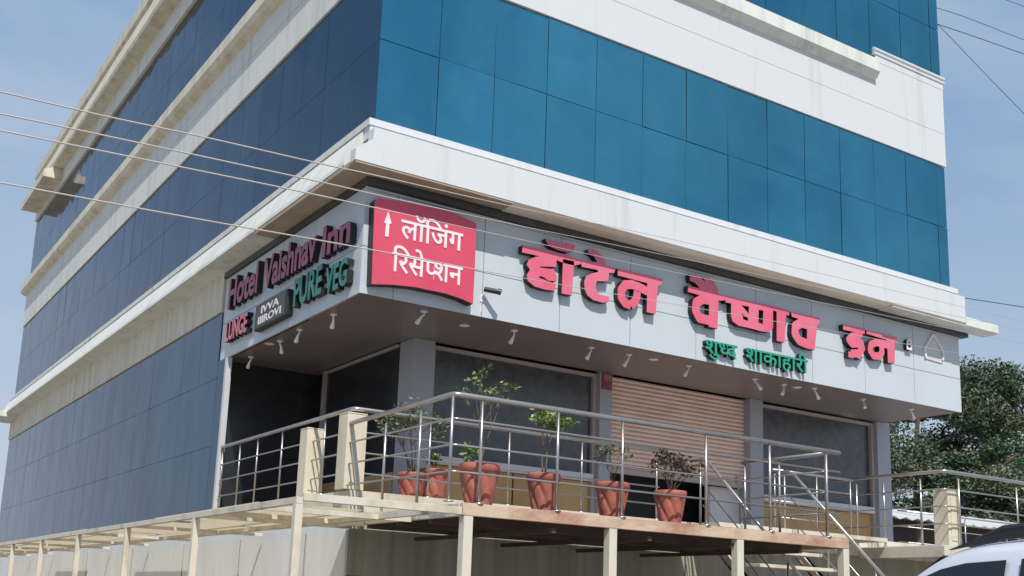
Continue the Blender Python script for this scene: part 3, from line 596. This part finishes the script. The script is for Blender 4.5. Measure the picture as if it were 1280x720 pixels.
# right hand landing
t = empty('side_landing', (11,-.6,GZ), 'raised landing slab with pale edge beam at the right of the stairs', 'landing')
part('slab', [SILL], t, (9.0,17,-1.60,1.80,2.62,2.74)) if False else part('slab', SILL, t, (9.02,17,-1.56,-.056,2.66,2.74), (12.55,17,-.05,2.2,2.66,2.74))
part('edge_beam', FRM, t, (8.96,9.018,-1.62,-.06,2.56,2.72), (9.02,17,-1.62,-1.565,2.56,2.72))
part('post', FRM, t, (9.0,9.08,-1.60,-1.52,GZ,2.558)); part('post', FRM, t, (13.0,13.08,-1.60,-1.52,GZ,2.558))
# stairs
t = empty('steel_stairs', (6.1,-1.5,GZ), 'open steel stairs with cream treads rising to the veranda', 'stairs')
for k in range(10):
    z = 2.70-.21*k; y = -.62-.25*k
    part('tread', FRM, t, (5.36,6.86,y-.27,y,z-.045,z), bevel=.004)
part('landing_plate', FRM, t, (5.36,8.95,-.62,-.056,2.80,2.86))
for x in (5.30,6.87):
    b = MB(); b.prism([(-.45,2.78),(-.45,2.60),(-2.95,.50),(-2.73,.50)], x, x+.05, 'x'); b.build('stringer', FRM, t)
for x, nm in ((5.12,'left'),(6.80,'right')):
    tt = empty('handrail', (x,-1.2,VZ), 'sloping steel handrail on the %s side of the open stairs' % nm, 'handrail')
    b = MB(); b.tube([(x,-.30,3.72),(x,-.55,3.715),(x,-.68,3.66),(x,-2.55,1.86)], .022, 10); b.build('hand_rail', STEEL, tt, smooth=True)
    for dz in (.3,.6):
        b = MB(); b.tube([(x,-.55,3.68-dz),(x,-2.5,1.80-dz*.9)], .010, 8); b.build('rail', STEEL, tt, smooth=True)
    for y in (-.5,-1.3,-2.1):
        b = MB(); zt = 3.70 if y > -.6 else 3.66+(y+.68)*.962
        b.tube([(x,y,zt-.95),(x,y,zt)], .015, 8); b.build('post', STEEL, tt, smooth=True)

# ------------------------------------------------------------------ potted plants
def leafcloud(b, c, rx, rz, n, s, m=0, droop=0., rnd=random):
    for _ in range(n):
        while True:
            p = Vector((rnd.uniform(-1,1),rnd.uniform(-1,1),rnd.uniform(-1,1)))
            if p.length < 1: break
        p = Vector((c[0]+p.x*rx, c[1]+p.y*rx, c[2]+p.z*rz))
        d = Vector((rnd.uniform(-1,1),rnd.uniform(-1,1),rnd.uniform(-.5,.9)-droop)).normalized()
        q = d.cross(Vector((rnd.uniform(-1,1),rnd.uniform(-1,1),rnd.uniform(-1,1)))).normalized()
        l = s*rnd.uniform(.7,1.4); wd = l*.26
        b.quad(p, p+d*l*.5+q*wd, p+d*l, p+d*l*.5-q*wd, m)
def pot(x, y, z, r, h, label, kind):
    t = empty('potted_plant', (x,y,z), label, 'potted plant', 'terracotta pots on the deck edge'); WL[t.name] = Vector((0,0,0))
    ph = random.uniform(0,3)
    prof = [(.001,0),(r*.66,0),(r*.68,.01)]+[(r*(.68+.30*k/12), .01+(h*.80)*k/12) for k in range(1,13)]
    fl = lambda a, zz: 1.02-(.15*(1-abs(math.sin(3.5*a+zz/h*4.0+ph)))**2.2 if .015 < zz < h*.79 else 0)
    b = MB(); b.lathe(prof, n=84, fn=fl); b.lathe([(r*.96,h*.80),(r*1.04,h*.82),(r*1.06,h*.97),(r*1.03,h),(r*.93,h),(r*.90,h*.93)], n=40)
    b.build('pot', TERRA, t, smooth=True)
    b = MB(); b.lathe([(r*.92,h*.90),(r*.5,h*.93),(.001,h*.94)], n=24); b.build('soil', SOIL, t)
    st, lf = MB(), MB(); lm = LEAFA
    def branch(p, d, l, rr, depth, ends):
        q = p+d*l*.5+Vector((random.uniform(-.1,.1),random.uniform(-.1,.1),0))*l*.4; e = q+d*l*.5
        st.tube([p,q,e], [rr,rr*.8,rr*.55], 6)
        if depth == 0: ends.append(e); return
        for _ in range(random.choice((2,3))):
            dd = (d+Vector((random.uniform(-1,1),random.uniform(-1,1),random.uniform(-.3,.5)))*.75).normalized()
            branch(e, dd, l*random.uniform(.5,.8), rr*.6, depth-1, ends)
    ends = []
    if kind == 'bush':
        for _ in range(7): branch(Vector((random.uniform(-.06,.06),random.uniform(-.06,.06),h*.9)), Vector((random.uniform(-.45,.45),random.uniform(-.45,.45),1)).normalized(), .40, .009, 2, ends)
        for e in ends: leafcloud(lf, e, .11, .13, 26, .055)
        lm = LEAFB
    elif kind == 'tall':
        for _ in range(3): branch(Vector((0,0,h*.9)), Vector((random.uniform(-.2,.3),random.uniform(-.2,.2),1)).normalized(), .43, .008, 2, ends)
        for e in ends: leafcloud(lf, e, .10, .05, 9, .055, droop=.3)
        leafcloud(lf, (-.12,0,h+.10), .07, .10, 60, .06)
    elif kind == 'standard':
        for _ in range(2): branch(Vector((random.uniform(-.03,.03),0,h*.9)), Vector((random.uniform(-.08,.12),0,1)).normalized(), .34, .010, 2, ends)
        for e in ends: leafcloud(lf, e, .12, .05, 44, .052, droop=.2)
    elif kind == 'sparse':
        for _ in range(4): branch(Vector((0,0,h*.9)), Vector((random.uniform(-.5,.5),random.uniform(-.5,.5),1)).normalized(), .20, .006, 2, ends)
        for e in ends: leafcloud(lf, e, .05, .05, 6, .05)
        lm = LEAFB
    elif kind == 'dry':
        for _ in range(11): branch(Vector((0,0,h*.9)), Vector((random.uniform(-.7,.9),random.uniform(-.7,.7),1)).normalized(), .21, .006, 2, ends)
        for e in ends: leafcloud(lf, e, .06, .06, 7, .05, droop=.6)
        lm = TWIG
    else:
        for _ in range(5): branch(Vector((0,0,h*.9)), Vector((random.uniform(-.5,.5),random.uniform(-.5,.5),1)).normalized(), .12, .005, 1, ends)
        for e in ends: leafcloud(lf, e, .05, .05, 10, .05)
    st.build('stem', STEM if kind != 'dry' else TWIG, t); lf.build('foliage', lm, t)
pot(1.10, .55, VZ, .20, .34, 'terracotta pot with a bushy grey green shrub beside the corner post', 'bush')
pot(1.42, .55, VZ, .195, .42, 'terracotta pot with a small low plant right of the bushy shrub', 'low')
pot(.13, -2.68, DZ, .20, .42, 'terracotta pot with a tall airy plant at the deck corner', 'tall')
pot(.90, -2.70, DZ, .17, .40, 'terracotta pot with thin stems carrying a flat leafy crown', 'standard')
pot(1.80, -2.70, DZ, .18, .39, 'terracotta pot with sparse wispy stalks left of the dry plant', 'sparse')
pot(2.62, -2.70, DZ, .175, .37, 'terracotta pot with a dried brown plant before the open shutter', 'dry')

# ------------------------------------------------------------------ power lines
WP = [[[-5.5, -3.5, 5.19], [-4.71, -3.5, 5.22], [-3.95, -3.5, 5.24], [-3.12, -3.5, 5.28], [-2.17, -3.5, 5.31], [-1.51, -3.5, 5.34], [-0.03, -3.5, 5.39], [2.14, -3.5, 5.5], [6.7, -3.5, 5.64], [8.28, -3.5, 5.68], [11.13, -3.5, 5.75]], [[-5.48, -3.5, 5.0], [-4.69, -3.5, 5.05], [-2.29, -3.5, 5.14], [-1.49, -3.5, 5.16], [-0.02, -3.5, 5.21], [2.15, -3.5, 5.31], [7.37, -3.5, 5.52], [8.27, -3.5, 5.56], [11.12, -3.5, 5.66]], [[-5.46, -3.5, 4.89], [-4.67, -3.5, 4.92], [-2.44, -3.5, 5.01], [-1.49, -3.5, 5.035], [-0.11, -3.5, 5.07], [2.15, -3.5, 5.14], [7.35, -3.5, 5.33], [11.1, -3.5, 5.47]], [[-5.41, -3.5, 4.49], [-4.63, -3.5, 4.52], [-3.19, -3.5, 4.57], [-1.84, -3.5, 4.63], [-0.09, -3.5, 4.69], [1.92, -3.5, 4.78], [4.68, -3.5, 4.91], [8.22, -3.5, 5.06], [11.06, -3.5, 5.17]], [[12.2, 3.0, 15.35], [16.04, 3.0, 16.14], [19.63, 3.0, 16.47], [24.24, 3.0, 16.87]], [[11.75, 0.2, 13.05], [13.6, 0.25, 13.28], [16.2, 0.3, 13.56], [20, 0.3, 13.9]], [[13.99, 3.0, 16.9], [18.95, 3.0, 17.37], [19.73, 3.0, 17.46], [24.4, 3.0, 18.03]], [[11.75, 0.3, 13.33], [13.21, 0.3, 12.74], [14.92, 0.3, 12.06], [16.31, 0.3, 11.48]], [[11.74, -0.03, 7.45], [14.3, -0.5, 7.5], [17.5, -1, 7.6]], [[12.2, 3, 6.9], [16, 3, 7.1], [20, 3, 7.35]]]
WLAB = ['highest pale cable crossing low in front of the left glass','second pale cable from the top crossing the left glass','third pale cable crossing the left glass and the sign canopy','lowest pale cable crossing the left sign and the pink letters',
 'dark cable in the sky above the top right corner, middle one','dark cable meeting the top glass at the right building edge','dark cable clipping the top right corner of the sky','thin slanting dark wire falling across the right hand sky','dark cable leaving the right end of the white cornice','dark cable behind the right end of the grey sign canopy']
for pts, lab in zip(WP, WLAB):
    pale = pts[0][1] == -3.5
    P = [Vector(p) for p in pts]; Q = []
    for k in range(len(P)-1):
        a, b2, c, d = P[max(k-1,0)], P[k], P[k+1], P[min(k+2,len(P)-1)]
        for s in range(6):
            u = s/6; Q.append(.5*((2*b2)+(-a+c)*u+(2*a-5*b2+4*c-d)*u*u+(-a+3*b2-3*c+d)*u**3))
    Q.append(P[-1])
    b = MB(); b.tube(Q, [max(.0028,.0064-.0014*max(0,q.x+2)) for q in Q] if pale else (.006 if 'thin' in lab else .0075), 6)
    tag(b.build('power_line', WIREM if pale else WIRED, None, tuple(P[0]), smooth=True), lab, 'cable', 'overhead cables')

# ------------------------------------------------------------------ parked car
def car(loc, rz):
    t = empty('parked_car', loc, 'white estate car with black roof rails parked in front of the landing', 'car')
    t.rotation_euler = (0,0,rz); WL[t.name] = Vector((0,0,0))
    # local: +x forward, y left, z up. stations: x, sill z, belt half width, belt z, roof half width, roof z
    ST = [(-2.25,.45,.74,.92,.70,.93),(-2.15,.34,.86,.98,.72,1.10),(-1.95,.30,.89,1.02,.66,1.55),(-1.70,.30,.90,1.02,.66,1.66),(-1.0,.30,.91,1.01,.68,1.715),(-.3,.30,.91,1.0,.68,1.72),(.2,.30,.91,.99,.67,1.69),(.45,.30,.91,.985,.66,1.63),(.75,.30,.91,.98,.68,1.46),(1.2,.30,.91,.97,.74,1.10),(1.35,.30,.90,.96,.78,.99),(1.9,.32,.88,.88,.74,.90),(2.2,.40,.80,.74,.66,.76),(2.3,.5,.7,.62,.6,.63)]
    b = MB(); rings = []
    for x, s, bw, bz, rw, rz_ in ST:
        ring = [(bw*.95,s),(bw,s+.25*(bz-s)),(bw*1.0,bz-.10),(bw*.975,bz),(rw+(bw-rw)*.12,rz_-.10*(rz_-bz)-.02 if rz_-bz > .2 else rz_-.005),(rw*.9,rz_-.012),(rw*.5,rz_+.012)]
        full = [(x,y,z) for y, z in ring]+[(x,-y,z) for y, z in reversed(ring)]
        rings.append(len(b.v)); b.v += full
    n = 14
    for a, c in zip(rings[:-1], rings[1:]):
        for k in range(n):
            l = (k+1) % n; b.f.append((a+k,a+l,c+l,c+k)); b.m.append(0)
    b.f.append(tuple(range(rings[0],rings[0]+n))); b.m.append(0); b.f.append(tuple(range(rings[-1],rings[-1]+n))); b.m.append(0)
    body = b.build('body', CARW, t, smooth=True); sd = body.modifiers.new('smooth','SUBSURF'); sd.levels = 1; sd.render_levels = 2
    def side_pt(x, f, sgn):
        for (p, q) in zip(ST[:-1], ST[1:]):
            if p[0] <= x <= q[0]:
                u = (x-p[0])/(q[0]-p[0]); v = [p[i]+(q[i]-p[i])*u for i in range(6)]; break
        bw, bz, rw, rz_ = v[2]*.975, v[3], v[4]+(v[2]-v[4])*.12, v[5]-.10*(v[5]-v[3])-.02
        return Vector((x, sgn*(bw+(rw-bw)*f+.008), bz+(rz_-bz)*f))
    for sgn in (1,-1):
        for xs in ((-1.85,-1.15),(-1.02,-.28),(-.16,.98)):
            b = MB(); nn = 10; lo = []; hi = []
            for k in range(nn+1):
                x = xs[0]+(xs[1]-xs[0])*k/nn; lo.append(side_pt(x,.05,sgn)); hi.append(side_pt(x,.88,sgn))
            for k in range(nn): b.quad(lo[k],lo[k+1],hi[k+1],hi[k])
            b.build('side_window', CARG, t, smooth=True)
        b = MB(); yy = sgn*.60
        b.tube([(-1.75,yy,1.66),(-1.62,yy,1.745),(-1.3,yy,1.785),(-.4,yy,1.795),(-.05,yy,1.775),(.18,yy,1.70)], [.02,.026,.026,.026,.026,.02], 8); b.prism([(-.05,1.70),(.42,1.635),(.20,1.70),(-.02,1.77),(-.3,1.785),(-.3,1.71)], yy-.02, yy+.02, 'y'); b.build('roof_rail', CARB, t, smooth=False)
        b = MB(); b.lathe([(.02,-.07),(.10,-.10),(.11,-.05),(.10,.04),(.02,.07)], (.85,sgn*1.02,1.05), 12); b.build('wing_mirror', CARW, t, smooth=True)
        for x in (-1.38,1.38):
            wm = MB(); M2 = Matrix.Translation((x,sgn*.82,.33)) @ Matrix.Rotation(R(90),4,'X')
            wm.lathe([(.20,-.1),(.31,-.1),(.335,-.06),(.335,.06),(.31,.1),(.20,.1)], n=28); wm.v = [tuple(M2 @ Vector(v)) for v in wm.v]
            wh = wm.build('wheel', TYRE, t, smooth=True)
            rm = MB(); rm.lathe([(.001,-.08),(.06,-.085),(.21,-.06),(.21,.06),(.06,.085),(.001,.08)], n=20); rm.v = [tuple(M2 @ Vector(v)) for v in rm.v]; rm.build('rim', RIM, wh)
        b = MB(); b.box(-2.26,-2.1,sgn*.62-.10,sgn*.62+.10,.78,.98); b.build('tail_light', LENS, t, bevel=.02)
        b = MB(); b.box(2.0,2.22,sgn*.62-.13,sgn*.62+.13,.66,.80); b.build('headlight', LAMPW, t, bevel=.03)
        for x in (-.22,.02): 
            b = MB(); b.box(x-.06,x+.06,sgn*.925-.012,sgn*.925+.012,.84,.865); b.build('door_handle', CARW, t) if x < 0 else None
    b = MB(); b.quad((.50,.58,1.60),(.50,-.58,1.60),(1.27,-.70,1.06),(1.27,.70,1.06)); b.build('windscreen', CARG, t)
    b = MB(); b.quad((-2.0,.6,1.52),(-2.0,-.6,1.52),(-2.2,-.66,1.05),(-2.2,.66,1.05)); b.build('rear_window', CARG, t)
car((2.35,-7.25,GZ), R(86))

# ------------------------------------------------------------------ shed and trees beyond
t = empty('open_shed', (26,9,GZ), 'low dark shed with a pale corrugated sheet roof behind the landing', 'shed')
b = MB(); n = 130
for k in range(n):
    x0 = 17+k*.25; zf = lambda x: .035*math.cos((x-17)/.25*math.pi)
    b.quad((x0,7.4,4.35+zf(x0)),(x0+.25,7.4,4.35+zf(x0+.25)),(x0+.25,12,5.25+zf(x0+.25)),(x0,12,5.25+zf(x0)))
rf = b.build('roof', ROOFS, t); sm = rf.modifiers.new('thick','SOLIDIFY'); sm.thickness = .02
part('wall', SHEDW, t, (17.2,49.5,8.2,8.4,GZ,4.45)); part('end_wall', SHEDW, t, (17.2,17.35,8.4,13,GZ,4.5))
for x in (17.4,21,24.6,28.2,32): part('post', mat('shed_post', (.30,.28,.27), .7) if x < 17.5 else bpy.data.materials['shed_post'], t, (x,x+.12,7.7,7.82,GZ,4.36))
part('cross_rail', bpy.data.materials['shed_post'], t, (17.5,48,7.74,7.78,3.55,3.61),(17.5,48,7.74,7.78,2.7,2.75))

def tree(loc, h, rad, n, ls, label, mts, seed, trunk=.22, base=.25, thin=0.):
    rnd = random.Random(seed)
    t = empty('leafy_tree', loc, label, 'tree', 'trees beyond the shed'); WL[t.name] = Vector((0,0,0))
    tk = MB(); tips = []
    tk.tube([(0,0,0),(rnd.uniform(-.2,.2),rnd.uniform(-.2,.2),h*.3),(rnd.uniform(-.3,.3),rnd.uniform(-.3,.3),h*.62),(rnd.uniform(-.3,.3),rnd.uniform(-.3,.3),h*.92)], [trunk,trunk*.8,trunk*.45,trunk*.12], 9)
    for k in range(22):
        z0 = h*rnd.uniform(base,.88); a = rnd.uniform(0,6.283); l = rad*rnd.uniform(.55,1.05)*(1.05-.55*(z0/h-base)/(1-base))
        e = Vector((math.cos(a)*l, math.sin(a)*l, z0+l*rnd.uniform(.05,.5))); s = Vector((0,0,z0)); m = (s+e)*.5+Vector((rnd.uniform(-.3,.3),rnd.uniform(-.3,.3),rnd.uniform(-.1,.3)))
        tk.tube([s,m,e], [trunk*.30,trunk*.18,.02], 6); tips += [e, (m+e)*.5, m*.4+e*.6+Vector((rnd.uniform(-.8,.8),rnd.uniform(-.8,.8),rnd.uniform(-.4,.8)))]
    tips.append(Vector((0,0,h*.95)))
    tk.build('trunk', BARK, t)
    cr_ = MB()
    for e in tips:
        rr = rad*rnd.uniform(.10,.27); k = rnd.choice((0,0,1))
        leafcloud(cr_, e, rr, rr*.72, int(n/len(tips)*rnd.uniform(.5,1.5)), ls, k, rnd=rnd)
    cr_.build('crown', mts, t)
tree((43,24,GZ), 15.0, 6.5, 67500, 0.18, 'tall dark green tree rising above the shed, topmost crown in view', [LEAFC,LEAFD], 3, .35)
tree((35,22,GZ), 11.0, 4.4, 25500, 0.16, 'olive brown tree right behind the grey sign canopy end', [LEAFD,LEAFC], 5)
tree((50,22,GZ), 14.6, 6.0, 54000, 0.18, 'dark green tree at the right edge beyond the shed', [LEAFC,LEAFC], 8, .3)
tree((29,21,GZ), 8.6, 3.6, 19500, 0.14, 'lower shaggy tree seen between the pillar and the taller trees', [LEAFD,LEAFC], 11)
tree((39,17,GZ), 9.2, 4.2, 45000, 0.15, 'bushy mid green tree in front of the tall dark tree', [LEAFC,LEAFD], 14)
tree((48,34,GZ), 13.5, 6.0, 21000, 0.22, 'farther rounded tree filling the gap behind the tall tree', [LEAFC,LEAFC], 21, .3)
tree((60,30,GZ), 14.0, 7, 21000, 0.22, 'distant broad tree half hidden behind the right edge tree', [LEAFC,LEAFD], 23, .3)
